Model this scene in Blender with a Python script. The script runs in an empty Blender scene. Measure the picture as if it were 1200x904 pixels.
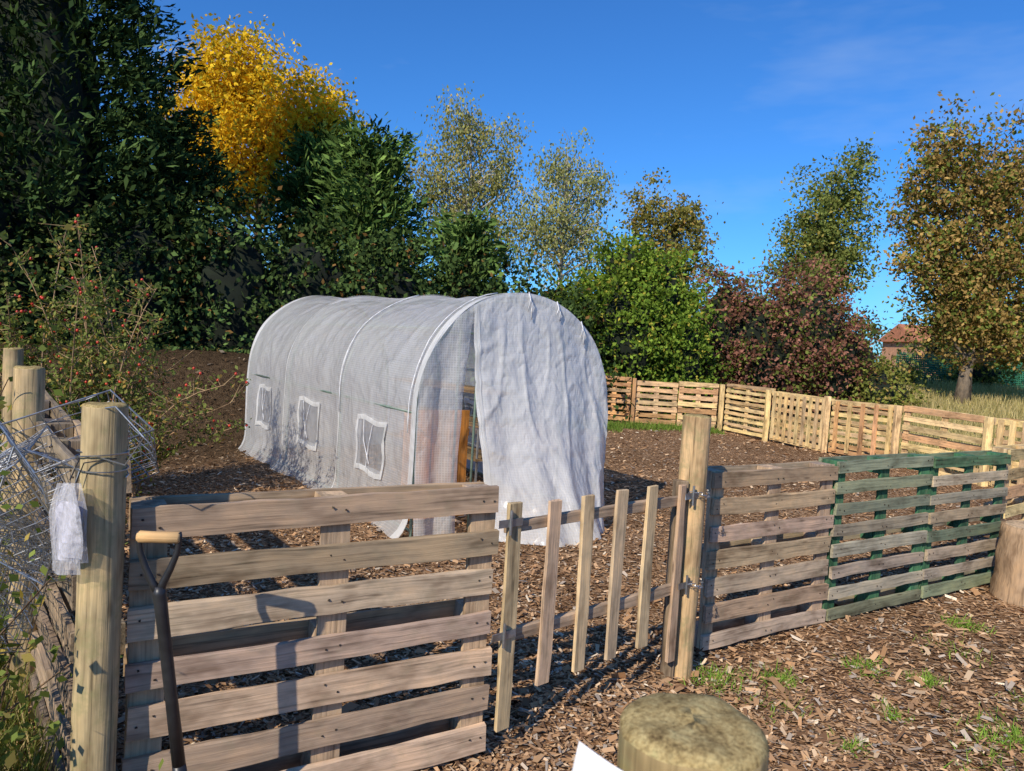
import bpy, math, random
import numpy as np
from mathutils import Vector, Matrix, noise
rng = np.random.default_rng(7); random.seed(7)
scene = bpy.context.scene
R = random.uniform

# ------------------------------------------------------------------ materials
def new_mat(name):
    m = bpy.data.materials.new(name); m.use_nodes = True
    nt = m.node_tree; nt.nodes.clear()
    return m, nt, nt.nodes, nt.links

def node(ns, t, **kw):
    n = ns.new(t)
    for k, v in kw.items():
        if k in n.inputs.keys(): n.inputs[k].default_value = v
        else: setattr(n, k, v)
    return n

def mathn(nt, op, a, b=None, clamp=False):
    n = nt.nodes.new('ShaderNodeMath'); n.operation = op; n.use_clamp = clamp
    for i, x in enumerate((a, b)):
        if x is None: continue
        if isinstance(x, (int, float)): n.inputs[i].default_value = x
        else: nt.links.new(x, n.inputs[i])
    return n.outputs[0]

def mixc(nt, fac, a, b, mode='MIX'):
    n = nt.nodes.new('ShaderNodeMix'); n.data_type = 'RGBA'; n.blend_type = mode
    for s, x in ((n.inputs[0], fac), (n.inputs[6], a), (n.inputs[7], b)):
        if isinstance(x, (int, float)): s.default_value = x
        elif isinstance(x, tuple): s.default_value = (*x, 1) if len(x) == 3 else x
        else: nt.links.new(x, s)
    return n.outputs[2]

def ramp(nt, fac, stops):
    n = nt.nodes.new('ShaderNodeValToRGB')
    el = n.color_ramp.elements
    while len(el) < len(stops): el.new(0.5)
    for e, (p, c) in zip(el, stops):
        e.position = p; e.color = (*c, 1) if len(c) == 3 else c
    nt.links.new(fac, n.inputs[0])
    return n.outputs[0]

def attr(nt, name):
    n = nt.nodes.new('ShaderNodeAttribute'); n.attribute_name = name
    return n

def mapping(nt, vec, scale):
    n = nt.nodes.new('ShaderNodeMapping'); n.inputs['Scale'].default_value = scale
    nt.links.new(vec, n.inputs['Vector']); return n.outputs[0]

def noisen(nt, vec, scale, detail=3, rough=0.55):
    n = nt.nodes.new('ShaderNodeTexNoise'); n.inputs['Scale'].default_value = scale
    n.inputs['Detail'].default_value = detail; n.inputs['Roughness'].default_value = rough
    nt.links.new(vec, n.inputs['Vector']); return n.outputs[0]

def mat_wood(name, lichen=0.2, lichen_col=(0.27, 0.24, 0.15), crack=0.75, knots=True):
    m, nt, ns, ln = new_mat(name)
    col = attr(nt, 'col').outputs['Color']; lc = attr(nt, 'lc').outputs['Vector']
    g = noisen(nt, mapping(nt, lc, (2.4, 85, 85)), 1.0, 3, 0.65)
    blot = noisen(nt, mapping(nt, lc, (4, 10, 10)), 1.0, 3, 0.65)
    gv = ramp(nt, g, [(0.30, (0.25,)*3), (0.42, (0.80,)*3), (0.6, (1.15,)*3), (0.8, (0.74,)*3)])
    c = mixc(nt, crack, col, mixc(nt, 1.0, col, gv, 'MULTIPLY'))
    bl = ramp(nt, blot, [(0.32, (0.50, 0.46, 0.43)), (0.5, (.96, .95, .94)), (0.66, (1.24, 1.17, 1.08))])
    c = mixc(nt, 1.0, c, bl, 'MULTIPLY')
    if knots:
        vor = ns.new('ShaderNodeTexVoronoi'); ln.new(mapping(nt, lc, (3.2, 14, 14)), vor.inputs['Vector']); vor.inputs['Scale'].default_value = 1
        kn = ramp(nt, vor.outputs['Distance'], [(0.05, (1, 1, 1)), (0.13, (0, 0, 0))])
        c = mixc(nt, mathn(nt, 'MULTIPLY', kn, 0.6), c, (0.07, 0.045, 0.025))
    if lichen > 0:
        lf = ramp(nt, noisen(nt, lc, 16, 3, 0.7), [(0.5, (0, 0, 0)), (0.66, (1, 1, 1))])
        c = mixc(nt, mathn(nt, 'MULTIPLY', lf, lichen), c, lichen_col)
    b = node(ns, 'ShaderNodeBsdfPrincipled', Roughness=0.82)
    b.inputs['Specular IOR Level'].default_value = 0.2
    ln.new(c, b.inputs['Base Color'])
    bm = node(ns, 'ShaderNodeBump', Strength=0.6, Distance=0.004)
    ln.new(g, bm.inputs['Height']); ln.new(bm.outputs[0], b.inputs['Normal'])
    o = ns.new('ShaderNodeOutputMaterial'); ln.new(b.outputs[0], o.inputs[0])
    return m

def mat_endgrain():
    m, nt, ns, ln = new_mat('weathered_end_grain')
    geo = ns.new('ShaderNodeNewGeometry')
    P = geo.outputs['Position']
    a = noisen(nt, P, 60, 5, 0.7); b2 = noisen(nt, P, 260, 3, 0.7)
    c = ramp(nt, a, [(0.3, (0.14, 0.095, 0.045)), (0.45, (0.34, 0.25, 0.11)), (0.6, (0.46, 0.36, 0.17)), (0.74, (0.36, 0.33, 0.15))])
    c = mixc(nt, 1.0, c, ramp(nt, b2, [(0.35, (0.6,)*3), (0.6, (1.12,)*3)]), 'MULTIPLY')
    b = node(ns, 'ShaderNodeBsdfDiffuse'); ln.new(c, b.inputs[0])
    bm = node(ns, 'ShaderNodeBump', Strength=0.7, Distance=0.002)
    ln.new(mathn(nt, 'ADD', a, mathn(nt, 'MULTIPLY', b2, .5)), bm.inputs['Height']); ln.new(bm.outputs[0], b.inputs['Normal'])
    o = ns.new('ShaderNodeOutputMaterial'); ln.new(b.outputs[0], o.inputs[0])
    return m

def mat_leaf(name, trans=0.3):
    m, nt, ns, ln = new_mat(name)
    col = attr(nt, 'col').outputs['Color']
    d = ns.new('ShaderNodeBsdfDiffuse'); ln.new(col, d.inputs[0]); out = d.outputs[0]
    if trans > 0:
        t = ns.new('ShaderNodeBsdfTranslucent')
        ln.new(mixc(nt, 1.0, col, (1.3, 1.25, 0.6), 'MULTIPLY'), t.inputs[0])
        mx = node(ns, 'ShaderNodeMixShader'); mx.inputs[0].default_value = trans
        ln.new(d.outputs[0], mx.inputs[1]); ln.new(t.outputs[0], mx.inputs[2]); out = mx.outputs[0]
    o = ns.new('ShaderNodeOutputMaterial'); ln.new(out, o.inputs[0])
    return m

def mat_simple(name, col, rough=0.6, metal=0.0, nscale=20, var=0.35, bump=0.2):
    m, nt, ns, ln = new_mat(name)
    tc = ns.new('ShaderNodeTexCoord')
    n = noisen(nt, tc.outputs['Object'], nscale, 2, 0.6)
    v = ramp(nt, n, [(0.3, (1 - var,)*3), (0.7, (1 + var * 0.5,)*3)])
    b = node(ns, 'ShaderNodeBsdfPrincipled', Roughness=rough, Metallic=metal)
    ln.new(mixc(nt, 1.0, (*col, 1), v, 'MULTIPLY'), b.inputs['Base Color'])
    if bump:
        bm = node(ns, 'ShaderNodeBump', Strength=bump, Distance=0.005)
        ln.new(n, bm.inputs['Height']); ln.new(bm.outputs[0], b.inputs['Normal'])
    o = ns.new('ShaderNodeOutputMaterial'); ln.new(b.outputs[0], o.inputs[0])
    return m

def mat_film(name, transp=0.28, trans=0.5, col=(0.86, 0.86, 0.86), grid=0.028, gridstr=0.35, rough=.24, bump=.06):
    m, nt, ns, ln = new_mat(name)
    lc = attr(nt, 'lc').outputs['Vector']
    big = noisen(nt, lc, 2.2, 3, 0.7)
    d = node(ns, 'ShaderNodeBsdfPrincipled', Roughness=rough); d.inputs['Specular IOR Level'].default_value = 0.6
    dirt = ramp(nt, big, [(0.35, (0.86, 0.86, 0.84)), (0.6, (1, 1, 1))])
    ln.new(mixc(nt, 1.0, (*col, 1), dirt, 'MULTIPLY'), d.inputs['Base Color'])
    rn = noisen(nt, lc, 3.2, 2, 0.6)
    ridge = mathn(nt, 'ABSOLUTE', mathn(nt, 'SUBTRACT', rn, 0.5))
    rn2 = noisen(nt, mapping(nt, lc, (9, 5, 1)), 1.0, 2, 0.6)
    ridge2 = mathn(nt, 'ABSOLUTE', mathn(nt, 'SUBTRACT', rn2, 0.5))
    bm = node(ns, 'ShaderNodeBump', Strength=0.65, Distance=bump)
    ln.new(mathn(nt, 'ADD', ridge, mathn(nt, 'MULTIPLY', ridge2, .5)), bm.inputs['Height']); ln.new(bm.outputs[0], d.inputs['Normal'])
    t = ns.new('ShaderNodeBsdfTranslucent'); t.inputs[0].default_value = (*col, 1)
    mx = ns.new('ShaderNodeMixShader'); mx.inputs[0].default_value = trans
    ln.new(d.outputs[0], mx.inputs[1]); ln.new(t.outputs[0], mx.inputs[2])
    tr = ns.new('ShaderNodeBsdfTransparent')
    fac = mathn(nt, 'MULTIPLY', ramp(nt, big, [(0.3, (0.55,)*3), (0.7, (1.0,)*3)]), transp, True)
    if gridstr:
        sep = ns.new('ShaderNodeSeparateXYZ'); ln.new(lc, sep.inputs[0])
        def line(o):
            return mathn(nt, 'LESS_THAN', mathn(nt, 'FRACT', mathn(nt, 'DIVIDE', o, grid)), 0.22)
        gl_ = mathn(nt, 'MAXIMUM', line(sep.outputs[0]), line(sep.outputs[1]))
        fac = mathn(nt, 'MULTIPLY', mathn(nt, 'SUBTRACT', 1.0, mathn(nt, 'MULTIPLY', gl_, gridstr)), fac, True)
    m2 = ns.new('ShaderNodeMixShader'); ln.new(fac, m2.inputs[0])
    ln.new(mx.outputs[0], m2.inputs[1]); ln.new(tr.outputs[0], m2.inputs[2])
    o = ns.new('ShaderNodeOutputMaterial'); ln.new(m2.outputs[0], o.inputs[0])
    return m

def mat_ground():
    m, nt, ns, ln = new_mat('woodchip_and_grass_ground')
    geo = ns.new('ShaderNodeNewGeometry'); P = geo.outputs['Position']
    v1 = ns.new('ShaderNodeTexVoronoi'); v1.inputs['Scale'].default_value = 38
    ln.new(mapping(nt, P, (1, 2.0, 1)), v1.inputs['Vector'])
    c1 = ramp(nt, v1.outputs['Color'], [(0.1, (0.075, 0.042, 0.022)), (0.35, (0.23, 0.13, 0.068)), (0.6, (0.39, 0.235, 0.13)), (0.9, (0.58, 0.41, 0.26))])
    edge = ramp(nt, v1.outputs['Distance'], [(0.35, (1, 1, 1)), (0.75, (0.45,)*3)])
    mul = mixc(nt, 0.7, c1, mixc(nt, 1.0, c1, edge, 'MULTIPLY'))
    nb = noisen(nt, P, 0.9, 3)
    bigv = ramp(nt, nb, [(0.3, (0.78, 0.75, 0.72)), (0.7, (1.15, 1.12, 1.1))])
    mul = mixc(nt, 1.0, mul, bigv, 'MULTIPLY')
    nn = noisen(nt, P, 11, 4, 0.7)
    gr = ramp(nt, nn, [(0.3, (0.10, 0.11, 0.035)), (0.5, (0.26, 0.23, 0.09)), (0.7, (0.48, 0.40, 0.2))])
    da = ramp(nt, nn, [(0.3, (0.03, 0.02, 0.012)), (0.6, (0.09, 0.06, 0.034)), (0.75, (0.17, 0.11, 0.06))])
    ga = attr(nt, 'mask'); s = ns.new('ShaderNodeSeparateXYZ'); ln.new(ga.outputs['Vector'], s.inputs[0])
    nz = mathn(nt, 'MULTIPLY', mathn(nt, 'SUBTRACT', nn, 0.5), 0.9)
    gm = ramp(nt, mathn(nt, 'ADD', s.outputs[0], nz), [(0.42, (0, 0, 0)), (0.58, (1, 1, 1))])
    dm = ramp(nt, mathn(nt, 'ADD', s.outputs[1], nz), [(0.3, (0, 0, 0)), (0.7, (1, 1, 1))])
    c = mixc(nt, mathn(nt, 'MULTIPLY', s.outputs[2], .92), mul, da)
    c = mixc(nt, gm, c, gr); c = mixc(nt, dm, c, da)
    b = ns.new('ShaderNodeBsdfDiffuse')
    ln.new(c, b.inputs['Color'])
    bm = node(ns, 'ShaderNodeBump', Strength=0.8, Distance=0.02)
    bm.invert = True
    ln.new(v1.outputs['Distance'], bm.inputs['Height']); ln.new(bm.outputs[0], b.inputs['Normal'])
    o = ns.new('ShaderNodeOutputMaterial'); ln.new(b.outputs[0], o.inputs[0])
    return m

WOOD = mat_wood('weathered_wood')
POSTW = mat_wood('post_wood', lichen=0.5, lichen_col=(0.28, 0.26, 0.12), crack=0.85)
POSTTOP = mat_endgrain()
BARK = mat_wood('bark', lichen=0, knots=False)
LEAF = mat_leaf('leaves'); NEEDLE = mat_leaf('conifer_foliage', 0)
CHIP = mat_leaf('wood_chips', 0.0)
METAL = mat_simple('galvanised_steel', (0.40, 0.41, 0.42), 0.42, 0.85)
BLACK = mat_simple('black_painted_steel', (0.035, 0.035, 0.038), 0.4, 0.3)
WHITEP = mat_simple('white_plastic', (0.78, 0.78, 0.79), 0.4)
GREENNET = mat_simple('green_netting', (0.03, 0.2, 0.11), 0.7)
CORE = mat_simple('painted_crown_shade', (0.008, 0.014, 0.006), 1.0, 0, 3, 0.5, 0.0)  # near-black so the shade inside the crowns is painted into the colour
FILM = mat_film('reinforced_plastic_film', transp=.56, trans=.45, col=(.88, .88, .87), gridstr=.35, grid=.020)
FILMF = mat_film('door_plastic_film', transp=.34, trans=.36, col=(.94, .94, .93), gridstr=.25, grid=.020, bump=.07)
FILM2 = mat_film('plastic_film_double', transp=0.12, trans=0.42, col=(0.92, 0.92, 0.91), gridstr=0)
NET = mat_film('window_net', transp=0.66, trans=0.4, col=(0.66, 0.68, 0.71), grid=0.02, gridstr=0)

# ------------------------------------------------------------------ builders
class MB:
    def __init__(s): s.v = []; s.f = []; s.lc = []; s.col = []; s.mi = []
    def board(s, o, ax, ay, az, L, T, W, col, seg=5, jit=0.003, mi=0, bow=0.006):
        o = Vector(o); off = Vector((R(0, 50), R(0, 50), R(0, 50)))
        k = R(0.78, 1.2); c = (col[0]*k*R(.95, 1.05), col[1]*k, col[2]*k*R(.90, 1.08), 1)
        b0 = len(s.v); bw = R(-bow, bow); bt = R(-bow, bow)*.6; tw = R(-.012, .012)
        for i in range(seg + 1):
            t = i/seg; e = 4*t*(1-t)
            for (p, q) in ((0, 0), (1, 0), (1, 1), (0, 1)):
                jw = R(-jit, jit); jt = R(-jit, jit)*.4
                s.v.append(o + ax*(L*t + (R(-.002, .002) if i in (0, seg) else 0)) + ay*(T*p + jt + bt*e + tw*(q-.5)*(t-.5)) + az*(W*q + jw + bw*e))
                s.lc.append(Vector((L*t, T*p, W*q)) + off); s.col.append(c)
        for i in range(seg):
            a = b0 + i*4
            for j in range(4):
                jj = (j+1) % 4
                s.f.append((a+j, a+4+j, a+4+jj, a+jj)); s.mi.append(mi)
        s.f.append((b0, b0+1, b0+2, b0+3)); s.mi.append(mi)
        e = b0 + seg*4; s.f.append((e+3, e+2, e+1, e)); s.mi.append(mi)
    def tube(s, pts, r, n=6, col=(.3, .3, .3), mi=0, cap=True, rough=0.0):
        pts = [Vector(p) for p in pts]; m = len(pts)
        rr = r if isinstance(r, (list, tuple)) else [r]*m
        off = Vector((R(0, 50), R(0, 50), R(0, 50))); b0 = len(s.v); L = 0
        t0 = (pts[1]-pts[0]).normalized(); ref = Vector((0, 0, 1)) if abs(t0.z) < .9 else Vector((1, 0, 0))
        u = t0.cross(ref).normalized()
        for i in range(m):
            if i == 0: t = t0
            elif i == m-1: t = (pts[i]-pts[i-1]).normalized()
            else: t = (pts[i+1]-pts[i-1]).normalized()
            u = (u - t*u.dot(t)).normalized(); w = t.cross(u)
            if i: L += (pts[i]-pts[i-1]).length
            for j in range(n):
                a = 2*math.pi*j/n; rad = rr[i]*(1 + R(-rough, rough))
                d = u*math.cos(a) + w*math.sin(a)
                s.v.append(pts[i] + d*rad)
                s.lc.append(Vector((L, rr[i]*math.cos(a), rr[i]*math.sin(a))) + off); s.col.append((*col, 1))
        for i in range(m-1):
            for j in range(n):
                a = b0+i*n; jj = (j+1) % n
                s.f.append((a+j, a+jj, a+n+jj, a+n+j)); s.mi.append(mi)
        if cap:
            s.f.append(tuple(b0+j for j in range(n))[::-1]); s.mi.append(mi)
            s.f.append(tuple(b0+(m-1)*n+j for j in range(n))); s.mi.append(mi)
    def grid(s, fn, nu, nv, mi=0, skip=None, col=(1, 1, 1)):
        b0 = len(s.v)
        for i in range(nu+1):
            for j in range(nv+1):
                p, l = fn(i/nu, j/nv); s.v.append(p); s.lc.append(l); s.col.append((*col, 1))
        for i in range(nu):
            for j in range(nv):
                if skip and skip((i+.5)/nu, (j+.5)/nv): continue
                a = b0+i*(nv+1)+j
                s.f.append((a, a+nv+1, a+nv+2, a+1)); s.mi.append(mi)
    def obj(s, name, mats, parent=None, smooth=False, bevel=0):
        me = bpy.data.meshes.new(name); me.from_pydata([tuple(x) for x in s.v], [], s.f)
        for m in mats: me.materials.append(m)
        me.polygons.foreach_set('material_index', s.mi)
        me.polygons.foreach_set('use_smooth', [smooth]*len(s.f))
        a = me.attributes.new('col', 'FLOAT_COLOR', 'POINT'); a.data.foreach_set('color', np.array(s.col, dtype=np.float32).ravel())
        a = me.attributes.new('lc', 'FLOAT_VECTOR', 'POINT'); a.data.foreach_set('vector', np.array([tuple(x) for x in s.lc], dtype=np.float32).ravel())
        me.update(); ob = bpy.data.objects.new(name, me); scene.collection.objects.link(ob)
        if parent: ob.parent = parent
        if bevel:
            b = ob.modifiers.new('b', 'BEVEL'); b.width = bevel; b.segments = 1; b.limit_method = 'ANGLE'; b.angle_limit = 0.7
        return ob

def empty(name, loc=(0, 0, 0)):
    e = bpy.data.objects.new(name, None); e.empty_display_size = .2
    scene.collection.objects.link(e); return e

def quads(name, V, col, mat, parent=None):
    n = len(V)//4; me = bpy.data.meshes.new(name)
    me.vertices.add(4*n); me.vertices.foreach_set('co', V.astype(np.float32).ravel())
    me.loops.add(4*n); me.loops.foreach_set('vertex_index', np.arange(4*n, dtype=np.int32))
    me.polygons.add(n); me.polygons.foreach_set('loop_start', np.arange(n, dtype=np.int32)*4)
    me.update(calc_edges=True)
    a = me.attributes.new('col', 'FLOAT_COLOR', 'POINT')
    c = np.ones((n, 4), np.float32); c[:, :3] = col; a.data.foreach_set('color', np.repeat(c, 4, axis=0).ravel())
    me.materials.append(mat); ob = bpy.data.objects.new(name, me); scene.collection.objects.link(ob)
    if parent: ob.parent = parent
    return ob

def sst(a, b, x):
    t = np.clip((x-a)/(b-a), 0, 1); return t*t*(3-2*t)

def H(x, y):
    x = np.asarray(x, float); y = np.asarray(y, float)
    d = -.6*x + .8*y
    bank = 1.15*sst(9.9, 12.4, d)*sst(-1.2, -3.4, x)*(1-sst(30, 60, np.hypot(x, y)))
    mead = .95*sst(12, 30, y)*sst(7, 11, x)
    u = .018*np.sin(1.3*x+.7)*np.cos(1.1*y+.3) + .012*np.sin(2.9*x+1.9*y) + .008*np.sin(5.3*x-4.1*y+1)
    return bank + mead + u*(1-sst(20, 40, np.hypot(x, y)))

def side_x(y): return 4.5 + (15.8-y)*.385

def masks(x, y):
    g = np.zeros_like(x)
    g = np.maximum(g, sst(.1, .6, x-side_x(y))*(x > 4.6) * (y > 5.9))
    g = np.maximum(g, sst(16.3, 17, y))
    f = (x+1.2)*.785 + (y-2.1)*.62
    g = np.maximum(g, sst(.0, -.25, f)*(x < -1.0))
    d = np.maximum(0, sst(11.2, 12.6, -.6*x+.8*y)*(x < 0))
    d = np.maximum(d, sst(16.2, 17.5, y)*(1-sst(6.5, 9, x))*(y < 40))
    return g, d
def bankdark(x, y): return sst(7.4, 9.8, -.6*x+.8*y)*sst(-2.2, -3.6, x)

# ------------------------------------------------------------------ ground
def axis(c, n, a=2.6, lim=900):
    k = math.asinh(lim/a); t = np.linspace(-k, k, n); return c + a*np.sinh(t)
gx = axis(0, 300); gy = axis(5, 300)
X, Y = np.meshgrid(gx, gy, indexing='ij'); Z = H(X, Y)
n = len(gx); me = bpy.data.meshes.new('ground')
V = np.stack([X, Y, Z], -1).reshape(-1, 3)
idx = np.arange(n*n).reshape(n, n)
F = np.stack([idx[:-1, :-1], idx[1:, :-1], idx[1:, 1:], idx[:-1, 1:]], -1).reshape(-1, 4)
me.vertices.add(len(V)); me.vertices.foreach_set('co', V.astype(np.float32).ravel())
me.loops.add(F.size); me.loops.foreach_set('vertex_index', F.astype(np.int32).ravel())
me.polygons.add(len(F)); me.polygons.foreach_set('loop_start', np.arange(len(F), dtype=np.int32)*4)
me.polygons.foreach_set('use_smooth', np.ones(len(F), bool))
me.update(calc_edges=True)
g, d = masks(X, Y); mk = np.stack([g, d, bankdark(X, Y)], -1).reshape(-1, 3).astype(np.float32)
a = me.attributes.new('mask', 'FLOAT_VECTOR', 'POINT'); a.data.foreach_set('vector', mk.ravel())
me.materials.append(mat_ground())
ground = bpy.data.objects.new('ground', me); scene.collection.objects.link(ground)

def unit(v): return v/np.maximum(np.linalg.norm(v, axis=-1, keepdims=True), 1e-6)

# wood chips
def chips(N):
    r = 1.2*np.exp(rng.random(N)*math.log(17/1.2)); th = rng.uniform(-.95, .95, N)
    x = r*np.sin(th); y = r*np.cos(th)
    g, d = masks(x, y); k = (g < .5) & (rng.random(N) > d*.7); x, y, r = x[k], y[k], r[k]; N = len(x)
    L = rng.gamma(2.6, .0080, N)*(1+.05*r) + .006; W = L*rng.uniform(.16, .5, N)
    yaw = rng.random(N)*2*math.pi; pit = rng.normal(0, .24, N); rol = rng.normal(0, .32, N)
    ux = np.stack([np.cos(yaw)*np.cos(pit), np.sin(yaw)*np.cos(pit), np.sin(pit)], -1)
    s0 = np.stack([-np.sin(yaw), np.cos(yaw), 0*yaw], -1); nn = np.cross(ux, s0)
    vx = s0*np.cos(rol)[:, None] + nn*np.sin(rol)[:, None]
    P = np.stack([x, y, H(x, y) + .004 + np.abs(np.sin(pit))*L*.5 + rng.random(N)*.012], -1)
    a = ux*(L/2)[:, None]; b = vx*(W/2)[:, None]; j = lambda: rng.uniform(.45, 1.1, (N, 1))
    V = np.stack([P-a*j()-b*j(), P+a*j()-b*j(), P+a*j()+b*j(), P-a*j()+b*j()], 1).reshape(-1, 3)
    pal = np.array([(.55, .345, .19), (.68, .49, .31), (.38, .225, .12), (.18, .10, .055), (.44, .36, .28), (.46, .265, .135), (.78, .64, .46)])
    c = pal[rng.choice(7, N, p=[.25, .11, .24, .17, .07, .13, .03])]*rng.uniform(.7, 1.15, (N, 1))
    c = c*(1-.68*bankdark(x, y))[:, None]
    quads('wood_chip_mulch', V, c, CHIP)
chips(215000)

# ------------------------------------------------------------------ foliage
def leaf_quads(P, D, L, W, up=None):
    N = len(P); rv = unit(rng.normal(size=(N, 3)))
    if up is not None: rv = unit(rv + up)
    S = unit(np.cross(D, rv)); a = D*(L/2)[:, None]; b = S*(W/2)[:, None]; sh = D*(L*.08)[:, None]
    return np.stack([P-a, P-b+sh, P+a, P+b+sh], 1).reshape(-1, 3)

def leaf_cols(n, c1, c2, fac, c3=None, p3=0.0):
    t = rng.random((n, 1)); c = np.array(c1)*(1-t)+np.array(c2)*t
    if c3 is not None:
        k = rng.random(n) < p3; c[k] = np.array(c3)
    return c*fac*rng.uniform(.75, 1.25, (n, 1))

def clumps_from_blobs(blobs, n, shell=2.4):
    vol = np.array([b[3]*b[4]*b[5] for b in blobs])**.75; ch = rng.choice(len(blobs), n, p=vol/vol.sum())
    B = np.array(blobs)[ch]; d = unit(rng.normal(size=(n, 3)))
    r = rng.random(n)**(1/shell)
    return B[:, :3] + d*B[:, 3:6]*r[:, None]

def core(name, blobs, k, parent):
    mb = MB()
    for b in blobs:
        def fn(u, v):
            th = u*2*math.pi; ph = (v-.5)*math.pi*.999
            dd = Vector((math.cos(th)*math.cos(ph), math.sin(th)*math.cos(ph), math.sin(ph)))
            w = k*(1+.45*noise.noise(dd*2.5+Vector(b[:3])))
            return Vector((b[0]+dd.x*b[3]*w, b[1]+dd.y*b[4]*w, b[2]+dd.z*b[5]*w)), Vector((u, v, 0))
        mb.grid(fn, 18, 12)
    return mb.obj('dark_shade_core', [CORE], parent, True)  # added solid, not leaves: blocks light and paints the inner shade dark

def tree(name, base, blobs, nclump, per, leaf, cr, c1, c2, c3=None, p3=0, trunk_r=.15, limbs=40, shell=2.4,
         droop=0.0, cvar=.3, corek=0, mat=None, barkc=(.2, .16, .12), flat=.7, asp=.6, stems=1, twig=0, strag=.12):
    E = empty(name); base = Vector((base[0], base[1], float(H(base[0], base[1]))-.05))
    C = clumps_from_blobs(blobs, nclump, shell)
    cenb = C.mean(axis=0); kk = rng.random(nclump) < strag
    C[kk] = cenb + (C[kk]-cenb)*rng.uniform(1.05, 1.22, (kk.sum(), 1))
    cc = np.repeat(C, per, axis=0); n = len(cc)
    crs = np.repeat(cr*rng.uniform(.5, 1.45, (nclump, 1)), per, axis=0)
    off = rng.normal(size=(n, 3))*crs*np.array([1, 1, flat])
    if droop: off[:, 2] -= np.abs(rng.normal(size=n))*droop
    P = cc + off; P[:, 2] = np.maximum(P[:, 2], H(P[:, 0], P[:, 1])+.03)
    D = unit(rng.normal(size=(n, 3)) + np.array([0, 0, -.3-(2 if droop else 0)]))
    L = leaf*rng.uniform(.6, 1.35, n); W = L*asp*rng.uniform(.8, 1.2, n)
    f = np.repeat(rng.uniform(1-cvar, 1+cvar, (nclump, 1)), per, axis=0)
    quads('leaves', leaf_quads(P, D, L, W), leaf_cols(n, c1, c2, f, c3, p3), mat or LEAF, E)
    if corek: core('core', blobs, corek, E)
    if trunk_r <= 0:
        mb = MB()
        for b in blobs:
            z = float(H(b[0], b[1]))
            mb.tube([(b[0], b[1], z-.05), (b[0]+.1, b[1], z+(b[2]-z)*.6), (b[0]+.15, b[1]+.1, b[2]+.1)], [.07, .05, .02], 6, barkc)
        mb.obj('stems', [BARK], E, True)
        return E
    mb = MB(); cen = Vector(np.mean(C, axis=0)); top = float(C[:, 2].max())
    trunks = []
    for s in range(stems):
        ex = Vector((cen.x + (R(-1, 1)*blobs[0][3]*.5 if stems > 1 else 0), cen.y, base.z + (top-base.z)*.9))
        pts = []; b0 = base + Vector((R(-.1, .1), R(-.1, .1), 0))*(stems-1)
        for i in range(9):
            t = i/8; p = b0.lerp(ex, t); q = (p.x+.25*math.sin(3*t+s)*t*(1-t)*2, p.y+.2*math.cos(4*t+s)*t*(1-t), p.z)
            pts.append(Vector(q))
        mb.tube(pts, [trunk_r*(1-.88*i/8) + (.3*trunk_r if i == 0 else 0) for i in range(9)], 8, barkc, rough=.06)
        trunks.append(pts)
    sel = rng.choice(nclump, min(limbs, nclump), replace=False)
    for i in sel:
        c = Vector(C[i]); pts = random.choice(trunks)
        hz = math.hypot(c.x-cen.x, c.y-cen.y); z0 = max(base.z+.15*(top-base.z), min(c.z - .7*hz, pts[-1].z)); t = (z0-base.z)/max(.1, (pts[-1].z-base.z)); t = min(.97, max(.08, t))
        k = t*8; a = int(k); p0 = pts[a].lerp(pts[min(8, a+1)], k-a); m = p0.lerp(c, .5) + Vector((R(-.15, .15), R(-.15, .15), R(.0, .25)))
        r0 = trunk_r*(1-.85*t)*.5
        mb.tube([p0, p0.lerp(m, .6)+Vector((0, 0, .04)), m, m.lerp(c, .6)+Vector((R(-.1, .1), R(-.1, .1), R(-.05, .1))), c], [r0, r0*.75, r0*.55, r0*.35, .008], 5, barkc, cap=False)
        for q in range(twig):
            e = c + Vector((R(-1, 1), R(-1, 1), R(-.6, 1)))*cr*1.6
            mb.tube([m.lerp(c, R(.3, 1)), e], [.01, .004], 3, barkc, cap=False)
    mb.obj('trunk_and_limbs', [BARK], E, True)
    return E

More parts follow.
